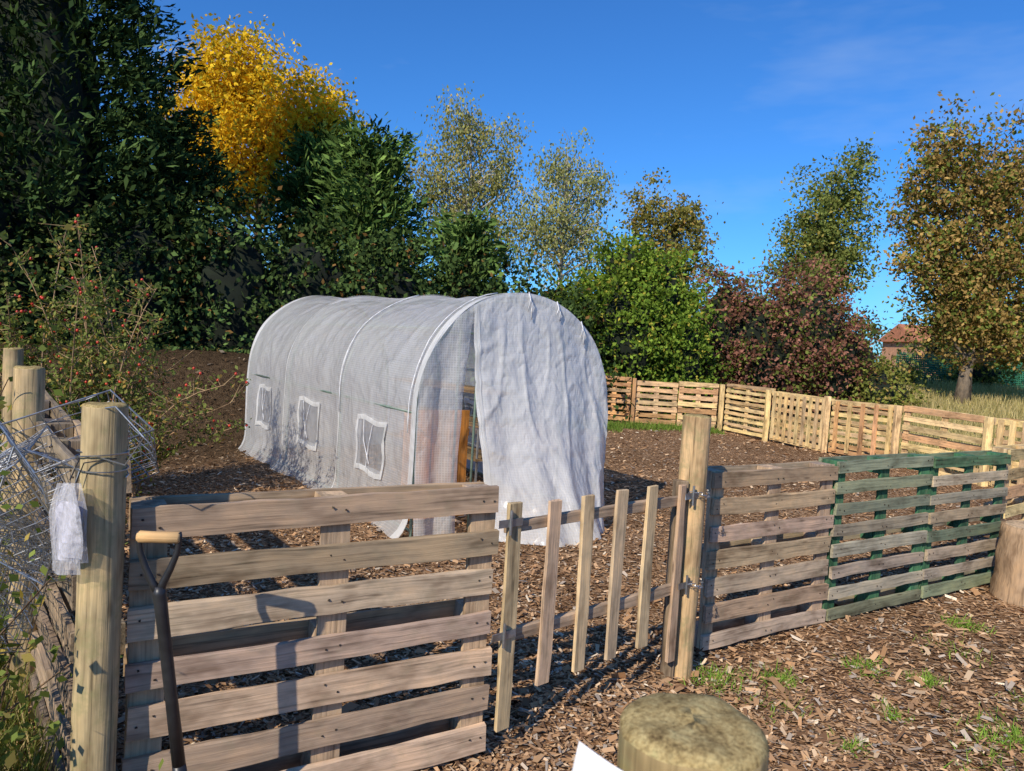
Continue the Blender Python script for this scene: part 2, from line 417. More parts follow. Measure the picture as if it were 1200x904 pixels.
def conifer(name, x, y, h, r, n, c1, c2, spray=.24, low=0.0, pw=.75, cr=.22, ck=.5):
    E = empty(name); z0 = float(H(x, y)); per = 40; nc = n//per
    t = rng.random(nc)**1.1*(1-low)+low; a = rng.random(nc)*2*math.pi
    lump = 1+.22*np.sin(a*3+x)+.15*np.sin(a*5+t*11)
    prof = np.clip(1-t, 0, 1)**pw*(.72+.28*np.minimum(1, t*5))
    rad = r*prof*lump*rng.uniform(.6, 1.16, nc) + .05
    C = np.stack([x+rad*np.cos(a), y+rad*np.sin(a), z0+t*h], -1)
    O = np.stack([np.cos(a), np.sin(a), .55+0*a], -1)
    cc = np.repeat(C, per, axis=0); oo = np.repeat(O, per, axis=0); N = len(cc)
    crs = np.repeat(cr*rng.uniform(.7, 1.5, (nc, 1)), per, axis=0)
    st = rng.uniform(-.5, 1.3, (N, 1)); wdt = crs*(1.15-.65*np.clip(st, 0, 1.3))
    P = cc + unit(oo)*st*crs*1.9 + rng.normal(size=(N, 3))*wdt*.6
    P[:, 2] = np.maximum(P[:, 2], H(P[:, 0], P[:, 1])+.03)
    D = unit(oo + rng.normal(size=(N, 3))*.6)
    L = spray*rng.uniform(.4, 1.2, N); W = L*rng.uniform(.2, .36, N)
    f = np.repeat(rng.uniform(.5, 1.5, (nc, 1)), per, axis=0)*(.8+.3*np.clip(st, 0, 1.3))
    quads('foliage', leaf_quads(P, D, L, W), leaf_cols(N, c1, c2, f), NEEDLE, E)
    mb = MB(); mb.tube([(x, y, z0-.05), (x, y, z0+h*.5), (x, y, z0+h*.95)], [r*.08+.05, r*.05+.02, .015], 8, (.14, .1, .07)); mb.obj('trunk', [BARK], E, True)
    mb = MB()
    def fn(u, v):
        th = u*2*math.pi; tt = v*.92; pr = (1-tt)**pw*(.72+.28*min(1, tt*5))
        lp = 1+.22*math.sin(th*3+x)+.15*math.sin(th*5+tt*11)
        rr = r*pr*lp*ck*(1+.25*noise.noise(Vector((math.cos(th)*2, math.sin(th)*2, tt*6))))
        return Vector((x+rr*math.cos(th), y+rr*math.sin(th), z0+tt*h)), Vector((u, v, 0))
    mb.grid(fn, 24, 20); mb.obj('dark_shade_core', [CORE], E, True)  # added dark solid standing in for the shaded inside of the conifer
    return E

DG1, DG2 = (.022, .044, .016), (.065, .105, .032)
conifer('leylandii_conifer', -8.9, 13.4, 11.5, 3.0, 66000, DG1, DG2, spray=.22)
conifer('leylandii_conifer', -6.7, 14.0, 4.1, 1.6, 16000, DG1, DG2, spray=.2)
conifer('leylandii_conifer', -12.5, 11.0, 9.5, 2.9, 9000, DG1, DG2, spray=.35)
MG1, MG2 = (.045, .09, .022), (.13, .2, .05)
conifer('conifer_tree', -4.9, 17.5, 4.9, 1.2, 11000, MG1, MG2)
conifer('conifer_tree', -3.3, 16.2, 4.5, 1.15, 14000, MG1, MG2, cr=.26)
conifer('conifer_tree', -1.1, 15.6, 3.9, 1.1, 12000, MG1, MG2)
hb = [(-6.6, 12.6, 1.9, 1.3, 1.0, 2.2), (-5.2, 13.2, 1.7, 1.3, 1.0, 2.4), (-3.9, 13.8, 1.7, 1.3, 1.0, 2.2), (-2.5, 14.2, 1.6, 1.4, 1.0, 2.0),
      (-1.0, 14.8, 1.4, 1.4, 1.0, 1.9), (.5, 15.8, 1.3, 1.3, .8, 1.9), (1.3, 16.9, 1.2, 1.1, .7, 1.8), (-8.6, 11.6, 2.0, 1.6, 1.2, 2.2), (-10.5, 9.8, 1.6, 1.6, 1.4, 2.0)]
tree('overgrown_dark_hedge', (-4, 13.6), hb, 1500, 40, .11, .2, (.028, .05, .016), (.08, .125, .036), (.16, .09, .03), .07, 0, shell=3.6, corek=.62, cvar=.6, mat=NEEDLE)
tree('golden_yellow_tree', (-7.3, 20.5), [(-7.9, 20.3, 8.1, 1.4, 1.4, 1.3), (-6.6, 20.5, 7.5, 1.4, 1.4, 1.3), (-8.8, 20.5, 7.1, 1.1, 1.2, 1.4), (-7.6, 20.2, 5.9, 1.8, 1.5, 1.4), (-5.7, 20.6, 6.9, 1.0, 1.0, .8)],
     460, 70, .13, .25, (.66, .42, .02), (.86, .62, .05), (.42, .40, .05), .12, .16, 110, 2.2, cvar=.22, twig=1, strag=.2)
tree('olive_green_tree', (-5.0, 21), [(-5.3, 21.3, 6.2, 1.1, 1, 1.3), (-4.6, 21, 5, 1.4, 1, 1.5)], 150, 60, .12, .26, (.15, .17, .03), (.30, .28, .05), (.5, .40, .04), .22, .12, 40)
tree('silver_birch_tree', (-1.6, 22), [(-1.9, 22, 7.9, .85, .9, 1.1), (-2.4, 22, 6.3, 1.1, 1.1, 1.4), (-.9, 22.2, 6.8, .9, .9, 1.5), (-1.4, 22, 4.8, 1.5, 1.2, 1.3)],
     320, 48, .095, .2, (.22, .24, .08), (.36, .35, .13), (.48, .38, .13), .12, .12, 120, 1.9, droop=.32, barkc=(.5, .47, .42), twig=1, strag=.2)
tree('silver_birch_tree', (1.0, 22.5), [(1.1, 22.4, 7.0, .7, .8, 1.1), (1.9, 22.5, 6.6, .9, .9, .8), (.7, 22.3, 5.2, 1.1, 1.0, 1.4), (1.9, 22.5, 4.9, .8, .8, 1.1)],
     230, 44, .095, .2, (.22, .25, .09), (.36, .36, .14), (.46, .38, .14), .1, .11, 110, 1.9, droop=.32, barkc=(.5, .47, .42), twig=1, strag=.2)
tree('green_sycamore_shrub', (2.8, 17.6), [(2.5, 17.4, 2.0, 1.6, 1.0, 1.9), (3.3, 17.7, 2.6, 1.1, .9, 1.7), (1.7, 17.5, 1.7, 1.1, .9, 1.6), (3.9, 17.7, 1.6, .9, .8, 1.6), (2.6, 17.7, 3.5, .8, .7, .8)],
     680, 50, .11, .18, (.09, .16, .022), (.24, .34, .05), (.40, .36, .06), .1, .08, 40, 3.2, corek=.6, cvar=.45, stems=3)
tree('olive_brown_tree', (4.7, 24), [(4.1, 24, 6.0, .7, .7, 1.0), (5.2, 24.2, 5.7, .8, .8, 1.0), (4.8, 24, 4.4, 1.5, 1.2, 1.2)], 190, 56, .12, .22, (.19, .19, .05), (.33, .29, .08), (.4, .25, .07), .15, .13, 60, 2.0, strag=.2)
tree('red_leaved_shrub', (7.0, 19.5), [(6.5, 19.3, 1.9, 1.5, 1.0, 1.9), (7.7, 19.6, 2.3, 1.3, 1.0, 1.9), (5.4, 19.5, 2.1, 1.0, .9, 1.9), (8.6, 19.7, 1.6, .9, .9, 1.5)],
     600, 46, .105, .19, (.19, .085, .06), (.35, .165, .115), (.18, .22, .05), .3, .08, 40, 3.2, corek=.6, stems=3, cvar=.45)
tree('tall_poplar_tree', (11.6, 28), [(12.2, 28, 8.2, .8, .9, 1.6), (11.2, 28, 7.2, 1.0, 1, 1.6), (10.6, 28, 5.4, 1.1, 1.1, 1.4), (12.0, 28, 5.6, 1.2, 1.2, 1.8)], 300, 58, .14, .25, (.12, .16, .04), (.26, .29, .08), (.34, .27, .07), .1, .16, 60, 2.0, strag=.2)
SB1, SB2 = (.27, .18, .06), (.44, .29, .10)
tree('autumn_sycamore_tree', (13.8, 22.5), [(12.5, 22.3, 7.4, 1.0, 1.1, 1.5), (14.4, 22.5, 7.2, 1.4, 1.3, 1.5), (12.3, 22.4, 5.3, 1.1, 1.2, 1.4), (14.6, 22.5, 4.9, 1.9, 1.4, 1.7), (13.5, 22.5, 3.5, 1.4, 1.2, 1.2), (15.6, 22.5, 2.9, 1.9, 1.2, 1.2), (14.1, 22.5, 2.9, 1.3, 1.0, .9)],
     760, 56, .135, .24, SB1, SB2, (.17, .21, .045), .36, .2, 120, 2.2, cvar=.45, twig=1, strag=.16)
tree('autumn_sycamore_tree', (18, 22), [(17.5, 22, 6, 2, 1.6, 2.2), (18.6, 22, 3.8, 2, 1.6, 2.2)], 160, 50, .2, .32, SB1, SB2, (.13, .15, .035), .3, .2, 40)
tree('mixed_background_hedge', (6, 21), [(x, 21.5+R(-.5, .8), 1.1+R(0, .5), 1.4, .9, 1.5+R(-.3, .5)) for x in np.arange(-1, 10.8, 1.5)],
     440, 40, .15, .24, (.06, .09, .025), (.16, .17, .055), (.26, .16, .05), .12, 0, shell=3.2, corek=.62, cvar=.5, mat=NEEDLE)
tree('mixed_background_hedge', (24, 34), [(x, 34+R(-.5, .8), 2.2+R(0, .5), 1.7, 1.0, 1.6+R(-.3, .5)) for x in np.arange(20.6, 33, 2.2)],
     200, 40, .2, .35, (.05, .08, .022), (.13, .16, .05), (.24, .16, .05), .1, 0, shell=3.2, corek=.66, cvar=.5, mat=NEEDLE)
tree('low_scrub', (12, 20), [(10.4, 20.2, .8, .8, .6, .8), (9.6, 19.3, .8, .6, .6, 1.0), (12.9, 27, 1.2, 1.2, .7, .9), (14.6, 27.5, 1.0, 1.0, .7, .6), (19, 30, 1.5, 1.4, .8, .7)],
     250, 40, .11, .2, (.14, .17, .035), (.28, .28, .07), (.38, .28, .09), .15, 0, shell=3.2, corek=.55)
db = [(r*math.sin(a), r*math.cos(a), 1.5, 7, 5, R(3, 6.5)) for a, r in [(math.radians(t), R(66, 88)) for t in range(-180, 180, 5) if not (24 < t < 31)]]
tree('distant_tree_line', (0, 70), db, 1300, 14, 1.1, 1.1, (.09, .11, .04), (.19, .18, .07), (.3, .2, .07), .2, 0, shell=3, corek=.85, mat=NEEDLE)

# berry bush (rose hips), arching stems
def berry_bush():
    E = empty('rose_hip_bush'); mb = MB(); LP = []; red = []
    for k in range(54):
        bx, by = -3.75+R(-.6, .5), 6.3+R(-.4, .4); a = R(0, 2*math.pi); h = R(1.1, 2.9); sp = R(.2, 1.0)
        if k < 6: a = R(-.5, .3); h = R(.9, 1.6); sp = R(.8, 1.15)
        z0 = float(H(bx, by)); pts = []
        for i in range(8):
            t = i/7
            pts.append(Vector((bx+math.cos(a)*sp*t**1.6, by+math.sin(a)*sp*t**1.6*.7, z0+h*(t-.18*t**3)+.03*math.sin(7*t+k))))
        mb.tube(pts, [.011*(1-.75*i/7) for i in range(8)], 5, (.36, .24, .14), cap=False)
        for i in range(2, 8):
            for q in range(4):
                p = pts[i-1].lerp(pts[i], R(0, 1)); e = p + Vector((R(-1, 1), R(-1, 1), R(-.3, .9)))*R(.1, .26)
                mb.tube([p, e], [.005, .002], 3, (.34, .24, .13), cap=False)
                for z in range(int(R(11, 22)*(1.15-.06*i))): LP.append(p.lerp(e, R(.2, 1.1)) + Vector((R(-1, 1), R(-1, 1), R(-1, 1)))*.06)
                if R(0, 1) < .30: red.append(e)
    mb.obj('stems', [BARK], E, True)
    P = np.array(LP); n = len(P); D = unit(rng.normal(size=(n, 3))); L = rng.uniform(.025, .052, n)
    quads('leaves', leaf_quads(P, D, L, L*.6), leaf_cols(n, (.10, .14, .035), (.24, .27, .075), 1, (.36, .24, .07), .1), LEAF, E)
    mr = MB()
    for p in red:
        mr.tube([p+Vector((0, 0, .013)), p+Vector((0, 0, .006)), p-Vector((0, 0, .006)), p-Vector((0, 0, .014))], [.003, .012, .012, .003], 6)
    mr.obj('rose_hips', [mat_simple('rose_hip_red', (.55, .045, .02), .35)], E, True)
berry_bush()

def blades(name, xs, ys, h, w, c1, c2, lean=.35, c3=None, p3=0):
    n = len(xs); a = rng.random(n)*2*math.pi; hh = h*rng.uniform(.5, 1.3, n); z = H(xs, ys)
    s = np.stack([np.cos(a), np.sin(a), 0*a], -1)*w; ln_ = rng.normal(size=(n, 3))*lean; ln_[:, 2] = 1
    d = unit(ln_)*hh[:, None]; P = np.stack([xs, ys, z-.005], -1)
    V = np.stack([P-s, P+s, P+d+s*.15, P+d-s*.15], 1).reshape(-1, 3)
    return quads(name, V, leaf_cols(n, c1, c2, 1, c3, p3), LEAF)

N = 42000; ys = rng.uniform(6.5, 30, N); xs = side_x(np.minimum(ys, 17)) + .25 + rng.random(N)**1.1*16; k_ = (ys < 17) | (xs > 9.5); xs, ys = xs[k_], ys[k_]
blades('dry_meadow_grass', xs, ys, .26, .012, (.33, .29, .10), (.62, .50, .25), .3)
N = 16000; t = rng.random(N); dd = rng.random(N)*1.6+.03
xs = -1.15-.62*(t*4-.9) - .785*dd; ys = 2.0+.785*(t*4-.9)-.62*dd
blades('rough_grass', xs, ys, .26, .004, (.08, .12, .02), (.25, .26, .08), .45, (.5, .40, .2), .25)
tw = []
for (x, y, r, k) in [(1.1, 3.58, .13, 330), (1.42, 3.62, .09, 220), (1.94, 3.76, .09, 220), (2.2, 3.65, .07, 150), (2.98, 4.6, .1, 230), (2.25, 3.1, .18, 420), (1.52, 3.0, .06, 90), (1.85, 3.3, .06, 100), (2.6, 3.4, .12, 160), (3.3, 4.2, .12, 140), (1.3, 3.3, .15, 60), (2.6, 4.1, .2, 90), (2.5, 3.0, .17, 220), (2.0, 2.75, .15, 160)]:
    tw.append(np.stack([x+rng.normal(0, r*.6, k), y+rng.normal(0, r*.6, k)], -1))
tw = np.concatenate(tw)
blades('grass_tufts', tw[:, 0], tw[:, 1], .055, .0035, (.14, .28, .035), (.32, .46, .08), .9)
q = np.concatenate([np.stack([rng.uniform(1.2, 4.4, 2500), 15.3+rng.normal(0, .25, 2500)], -1), np.stack([rng.uniform(.9, 2.2, 1200), 14.6+rng.normal(0, .3, 1200)], -1)])
blades('grass_strip', q[:, 0], q[:, 1], .12, .009, (.10, .19, .03), (.22, .3, .06), .5)
def bramble(name, cx, cy, cz, rx, ry, rz, n, c1, c2, sz):
    P = np.array([cx, cy, cz])+rng.normal(size=(n, 3))*np.array([rx, ry, rz])*.5
    P[:, 2] = np.maximum(P[:, 2], .02)
    E = empty(name); D = unit(rng.normal(size=(n, 3))+np.array([0, 0, -.2])); L = sz*rng.uniform(.6, 1.4, n)
    quads('leaves', leaf_quads(P, D, L, L*.65, np.array([0, -.4, .8])), leaf_cols(n, c1, c2, 1, (.5, .38, .1), .1), LEAF, E)
    mb = MB()
    for i in range(26):
        p = Vector((cx+R(-1, 1)*rx*.6, cy+R(-1, 1)*ry*.6, 0)); e = Vector((cx+R(-1, 1)*rx, cy+R(-1, 1)*ry, cz+R(0, 1)*rz))
        mb.tube([p, p.lerp(e, .5)+Vector((R(-.1, .1), R(-.1, .1), .1)), e], [.005, .004, .002], 4, (.2, .13, .08), cap=False)
    mb.obj('stems', [BARK], E)
bramble('bramble', -1.55, 1.95, .35, .3, .3, .6, 1700, (.10, .14, .03), (.24, .29, .07), .035)
bramble('bramble', -2.4, 3.0, .6, .5, .5, .9, 2000, (.10, .14, .03), (.22, .25, .07), .04)
bramble('bramble', -3.2, 5.0, .5, .5, .6, .8, 1800, (.09, .12, .03), (.18, .18, .05), .04)

# ------------------------------------------------------------------ pallets and posts
GREY = (.50, .375, .255); GREY2 = (.43, .32, .225); TAN = (.60, .42, .23); YEL = (.76, .56, .28); ORG = (.60, .35, .17); GRN = (.06, .17, .09); GREYG = (.38, .335, .245)
UP = Vector((0, 0, 1))
def pallet(name, p0, p1, h=1.0, z0=.03, nb=7, cols=(GREY,), bw=.095, back=3, vert=(0, .5, 1), vcol=None, flip=1, bjit=.012, vslats=0, zt=0, top=None):
    p0 = Vector((p0[0], p0[1], 0)); p1 = Vector((p1[0], p1[1], zt)); ax = (p1-p0).normalized(); L = (p1-p0).length
    ay = Vector((-ax.y, ax.x, 0)).normalized()*flip
    mb = MB(); vcol = vcol or cols[0]
    o = p0 + UP*z0
    pitch = (h-bw)/(nb-1)
    for i in range(nb):
        c = cols[i % len(cols)] if len(cols) < 3 else random.choice(cols)
        if top and i == nb-1: c = top
        e0 = R(-bjit, bjit); e1 = R(-bjit, bjit); w = bw*R(.86, 1.1); tl = R(-.008, .008)
        mb.board(o + ax*e0 + UP*(pitch*i), (ax + UP*tl).normalized(), ay, (UP - ax*tl).normalized(), L-e0+e1, .021, w, c, seg=10, jit=.0035)
        for f in vert:
            for kk in (-.022, .024):
                cx = .05+(L-.1)*f+kk; q = o+ax*cx+UP*(pitch*i+w*.5+R(-.02, .02))-ay*.0035
                mb.board(q, ax, ay, UP, .006, .004, .006, (.06, .045, .035), seg=1, jit=0, bow=0)
    bw2 = .1
    for f in vert:
        s = (L-bw2)*f
        mb.board(o+ax*(s+.001)+ay*.025+UP*.004, UP, ay, ax, h-.008, .02, bw2, vcol, seg=6)
        for zf in (0, .5, 1):
            mb.board(o+ax*(s+.003)+ay*.047+UP*(.005+(h-.1-.01)*zf), UP, ay, ax, .1, .08, .094, vcol, seg=2)
    for i in range(back):
        zf = i/(back-1)
        mb.board(o+ay*.130+UP*((h-.1)*zf), ax, ay, UP, L, .02, .1, random.choice(cols), seg=6)
    for i in range(vslats):
        f = (i+.5)/vslats
        mb.board(o+ax*(L*f-.04)-ay*.024+UP*.03, UP, ay, ax, h-.05, .018, .08, random.choice(cols), seg=5)
    return mb.obj(name, [WOOD], None, False, bevel=.0018)

def post(name, x, y, h, r, col, lean=(0, 0), dome=.012, sides=28):
    mb = MB(); z0 = float(H(x, y))-.05; pts = []; rr = []
    nr = 40
    for i in range(nr+1):
        t = i/nr; pts.append((x+lean[0]*t, y+lean[1]*t, z0+(h+.05-dome)*t)); rr.append(r*(1.03-.04*t)*R(.995, 1.005))
    tx, ty = x+lean[0], y+lean[1]
    for (k, dz) in ((.985, .3), (.95, .55), (.87, .78), (.7, .92), (.5, .97), (.3, 1.0), (.12, 1.0), (.02, 1.0)):
        pts.append((tx, ty, z0+h+.05-dome+dome*dz)); rr.append(r*k)
    mb.tube(pts, rr, sides, col)
    ob = mb.obj(name, [POSTW, POSTTOP], None, True)
    for v in ob.data.vertices:
        n_ = noise.noise(Vector((v.co.x*18, v.co.y*18, v.co.z*2.2)))*.005 + noise.noise(Vector((v.co.x*70, v.co.y*70, v.co.z*9)))*.0016
        d_ = Vector((v.co.x-tx, v.co.y-ty, 0))
        if d_.length > .001: v.co += d_.normalized()*n_
        if v.co.z > z0+h: v.co.z += noise.noise(v.co*30)*.004
    for p in ob.data.polygons:
        if p.index >= (nr+1)*sides: p.material_index = 1
    return ob

pallet('pallet_fence_panel', (-1.09, 2.12), (-.02, 2.74), 1.02, .03, 7, (GREY, GREY2), bw=.095)
pr = [(1.09, 3.83), (2.00, 4.40), (2.90, 4.96), (3.80, 5.52)]
def lerp2(a, b, g=.012):
    d = Vector((b[0]-a[0], b[1]-a[1])); d.normalize(); return (a[0]+d.x*g, a[1]+d.y*g), (b[0]-d.x*g, b[1]-d.y*g)
a_, b_ = lerp2(pr[0], pr[1]); pallet('pallet_fence_panel', a_, b_, .97, .02, 7, ((.47, .35, .245), (.50, .37, .245)), bw=.09)
a_, b_ = lerp2(pr[1], pr[2]); pallet('pallet_fence_panel', a_, b_, .99, .02, 8, (GREYG, (.46, .375, .27), GREYG, (.27, .29, .19)), bw=.075, vcol=GRN, top=(.24, .28, .18))
a_, b_ = lerp2(pr[2], pr[3]); pallet('pallet_fence_panel', a_, b_, .98, .02, 8, ((.22, .27, .17), GREYG, (.46, .375, .27), GREYG), bw=.075, vcol=GRN, top=(.12, .22, .13))
pallet('pallet_fence_panel', (3.86, 5.62), (4.75, 6.3), 1.0, .02, 7, (TAN, ORG, YEL), bw=.09)
pallet('pallet_fence_panel', (4.79, 6.33), (5.7, 7.0), 1.0, .02, 7, (TAN, ORG, GREY), bw=.09)
# back fence
pallet('pallet_fence_panel', (-.6, 16.6), (.6, 16.5), .95, .03, 7, (ORG, TAN, GREY))
pallet('pallet_fence_panel', (.64, 16.5), (1.84, 16.4), .95, .03, 7, (ORG, TAN, GREY))
pallet('pallet_fence_panel', (1.9, 16.3), (2.62, 16.15), .97, .03, 8, (ORG, (.5, .27, .13), TAN), bw=.08)
pallet('pallet_fence_panel', (2.70, 16.0), (3.6, 15.9), .92, .03, 7, (TAN, ORG, (.64, .42, .23)))
pallet('pallet_fence_panel', (3.63, 15.9), (4.46, 15.85), .96, .03, 7, (TAN, YEL, ORG))
sp = [(4.55, 15.7), (5.07, 14.35), (5.62, 12.92), (6.15, 11.55), (6.68, 10.15), (7.2, 8.8), (6.9, 8.0), (5.75, 7.05)]
for i in range(6):
    a_, b_ = lerp2(sp[i], sp[i+1], .05)
    pallet('pallet_fence_panel', a_, b_, (.99, .95, .92, .97, .95, .95)[i], .03, (9 if i in (0, 2) else 7), [(YEL, (.78, .58, .32), TAN), (YEL, TAN, YEL), (TAN, ORG, YEL), (TAN, (.60, .37, .2), YEL), (TAN, ORG, YEL), (TAN, ORG, YEL)][i],
           bw=.065 if i in (0, 2) else .09, vslats=(0, 9, 5, 0, 8, 0)[i], zt=(0, -.02, .03, -.03, .02, 0)[i])
def sqpost(x, y, h, w, col, name='square_timber_post'):
    mb = MB(); mb.board((x-w/2, y-w/2, -.05), UP, Vector((1, 0, 0)), Vector((0, 1, 0)), h+.05, w, w, col, seg=6, jit=.002)
    mb.obj(name, [WOOD], None, False, bevel=.003)
for (x, y) in sp[:6]: sqpost(x-.05, y, R(.97, 1.03), .085, YEL)
sqpost(2.66, 15.98, 1.0, .07, ORG); sqpost(1.87, 16.2, .98, .07, TAN)
# left boundary
pallet('pallet_fence_panel', (-1.93, 2.96), (-1.27, 2.14), 1.12, .05, 7, ((.28, .22, .16), (.36, .28, .19)))
pallet('pallet_fence_panel', (-3.1, 4.55), (-2.02, 3.08), 1.1, .05, 7, ((.24, .19, .15), (.3, .23, .17)))
post('round_fence_post', -1.155, 2.07, 1.35, .059, (.46, .36, .20), (.01, 0))
post('round_fence_post', -1.93, 2.93, 1.38, .055, (.46, .35, .2), (.0, 0))
post('round_fence_post', -3.15, 4.62, 1.38, .055, (.44, .33, .19))
post('round_gate_post', .925, 3.62, 1.315, .068, (.58, .40, .21), (0, 0), sides=32)
post('round_timber_post', .170, .605, 1.278, .062, (.40, .30, .145), (0, 0), dome=.018, sides=64)
sqpost(.855, 3.565, .98, .06, (.3, .22, .15), 'gate_stop_post')

# gate
G = empty('picket_gate')
g0 = Vector((.02, 2.79, 0)); g1 = Vector((.86, 3.52, 0)); gax = (g1-g0).normalized(); gL = (g1-g0).length; gay = Vector((-gax.y, gax.x, 0))
mb = MB()
for s, sk in ((.0, 0), (.185, .012), (.375, -.008), (.56, .006), (.755, .0)):
    mb.board(g0+gax*(gL*s-.015)+UP*(.215+R(-.015, .015) if s else .09)-gay*.02, (UP+gax*sk).normalized(), gay, gax, .76 if s else .9, .018, .066, (.58, .42, .26), seg=6)
mb.board(g0+gax*(gL-.05)+UP*.1-gay*.02, UP, gay, gax, .87, .02, .05, (.40, .29, .19), seg=6)
mb.obj('pickets', [WOOD], G, False, bevel=.0018)
mb = MB()
mb.board(g0+UP*.865, gax, gay, (UP), gL, .03, .045, (.50, .37, .25), seg=6)
mb.board(g0+UP*.43, gax, gay, (UP), gL, .03, .05, (.48, .35, .23), seg=6)
mb.obj('rails', [WOOD], G, False, bevel=.0018)
mb = MB()
for z in (.9, .46):
    for (o, ax) in ((g0-gay*.026-gax*.07, gax), (g1-gay*.03-gax*.02, gax)):
        mb.board(o+UP*z, ax, gay, UP, .12, .004, .03, (.5, .5, .5), seg=2, jit=0, bow=0)
        mb.tube([o+ax*.055+UP*(z-.03)-gay*.004, o+ax*.055+UP*(z+.065)-gay*.004], .006, 8)
mb.obj('hinges_and_latch', [METAL], G)
def chain(c, r, n=20):
    mb = MB()
    for i in range(n):
        a = 2*math.pi*i/n; p = Vector((c[0]+r*math.cos(a), c[1]+r*math.sin(a), c[2]+.012*math.sin(a*3))); t = Vector((-math.sin(a), math.cos(a), 0)); w = UP if i % 2 else Vector((math.cos(a), math.sin(a), 0))
        pts = [p+t*.013*math.cos(q*math.pi/4)+w*.007*math.sin(q*math.pi/4) for q in range(9)]
        mb.tube(pts, .002, 4, cap=False)
    return mb.obj('gate_chain', [METAL])
chain((.92, 3.6, .92), .083, 24); chain((.92, 3.6, .47), .083, 24)

# ------------------------------------------------------------------ polytunnel
T = empty('polytunnel_greenhouse')
TO = Vector((.064, 6.3, 0)); SX = Vector((-.578, .816, 0)).normalized(); WX = Vector((.816, .578, 0)).normalized(); LEN = 4.65; SEC = LEN/3
ZW = 1.05; RZ = .98; ARC = math.pi*.99; TOT = 2*ZW+ARC
def prof(a):
    l = a*TOT
    if l < ZW: return -1.0, l, (-1, 0)
    if l > TOT-ZW: return 1.0, TOT-l, (1, 0)
    th = math.pi*(1-(l-ZW)/ARC); return math.cos(th), ZW+RZ*math.sin(th), (math.cos(th), math.sin(th))
def toW(s, w, z): return TO + SX*s + WX*w + UP*z
def surf(u, a, off=0.0):
    s = u*LEN; w, z, nn = prof(a); fr = (s/SEC) % 1.0
    sag = -.045*math.sin(math.pi*fr)**.8*(0.35+.65*min(1, z/1.3))
    wr = .028*noise.noise(Vector((s*1.3, a*6, 1.3))) + .012*noise.noise(Vector((s*5+a*5, a*9, 5)))
    rd = 1-abs(noise.noise(Vector((s*2.2+a*6, a*5-s*1.1, 9))))*2.5
    rd2 = 1-abs(noise.noise(Vector((s*3.4-a*9, a*8+s*1.5, 3))))*3
    wr += (.016*max(0, rd)**3 + .009*max(0, rd2)**3)*math.sin(math.pi*fr)
    fl = (.10+.05*noise.noise(Vector((s*4, w, 3))))*max(0, 1-z/.22)**2
    o = sag+wr+off; lift = .05*u
    return toW(s, w+nn[0]*(o+fl), max(.012, z+nn[1]*o+lift*min(1, z)) ), Vector((s, a*TOT, 0))
wins = [(c, cz) for c in (.80, 2.35, 3.90) for cz in (.62,)]
def inwin(u, a):
    s = u*LEN; w, z, _ = prof(a)
    return any(abs(s-c) < .24 and abs(z-cz) < .2 for c, cz in wins) and abs(w) > .95
mb = MB(); mb.grid(lambda u, a: surf(u, a), 140, 120, skip=inwin)
def back(u, v):
    w = -.985+1.97*u; zt = ZW+RZ*math.sqrt(max(0, 1-w*w)) if abs(w) < 1 else ZW
    return toW(LEN-.01+.02*noise.noise(Vector((w*3, v*3, 7))), w, .01+zt*v), Vector((w, v*2, 0))
mb.grid(back, 30, 24)
mb.obj('cover_film', [FILM], T, True)
mb = MB()
for s0, wd in ((-.02, .09), (SEC-.01, .02), (2*SEC-.01, .02), (LEN-.06, .06)):
    mb.grid(lambda u, a: surf((s0+wd*u)/LEN, a, .006), 3, 80)
mb.obj('seam_bands', [FILM2], T, True)
def arch_z(w): return ZW+RZ*math.sqrt(max(0, 1-w*w))
def fl_panel(u, v):
    w = -.985+.37*u + .10*u*v*v; zt = arch_z(w)
    return toW(-.02-.03*math.sin(u*9)*(1-v*.5)-.05*(1-v)**3-.012*noise.noise(Vector((u*5, v*7, 1))), w, .01+(zt-.01)*v), Vector((w, v*zt, 0))
mb = MB(); mb.grid(fl_panel, 16, 30)
def fl_top(u, v):
    w = -.55+.25*u; zt = arch_z(w); zb = 1.72+.1*u
    return toW(-.012, w, zb+(zt-zb)*v), Vector((w, v, 0))
mb.grid(fl_top, 8, 4)
mb.obj('door_panel', [FILM], T, True)
def flap(u, v):
    w = -.47+1.455*u; w = w - .05*(1-u)*v; zt = arch_z(w)
    zz = zt*v
    prof_u = (.10+.62*math.sin(math.pi*min(1, u*.95+.06))**.9)
    out = prof_u*max(0, 1-v*1.0)**2.2*.9 + .05*(1-v)
    ph = 1.6*noise.noise(Vector((u*2.0, v*.9, 4)))
    amp = .6+.9*noise.noise(Vector((u*3, v*.8, 8)))
    fold = (.034*amp*math.sin(u*14+1.6*v*(u-.5)+ph*1.6)+.014*math.sin(u*29-2*v+ph*2))*(.25+.75*(1-v)) * min(1, (1-v)*6+.1)
    rd = max(0, 1-abs(noise.noise(Vector((u*4+v*1, v*2.2-u*2, 6))))*3)**3
    rd2 = max(0, 1-abs(noise.noise(Vector((u*3-v*3, v*3+u*3, 16))))*3.5)**3
    wr = (.020*noise.noise(Vector((u*5, v*4, 2)))+.018*rd+.013*rd2)*min(1, (1-v)*5)
    w2 = w - .18*(1-v)**2*(u-.45)
    return toW(-.03-out-fold-wr, w2, max(.012, zz+ .04*noise.noise(Vector((u*8, 3, 1)))*(1-v))), Vector((w, v*zt, 0))
mb = MB(); mb.grid(flap, 100, 90)
mb.obj('door_flap', [FILMF], T, True)
mb = MB()
mb.grid(lambda u, v: (flap(u*.03, v)[0]-SX*.006, Vector((u, v, 0))), 2, 50)
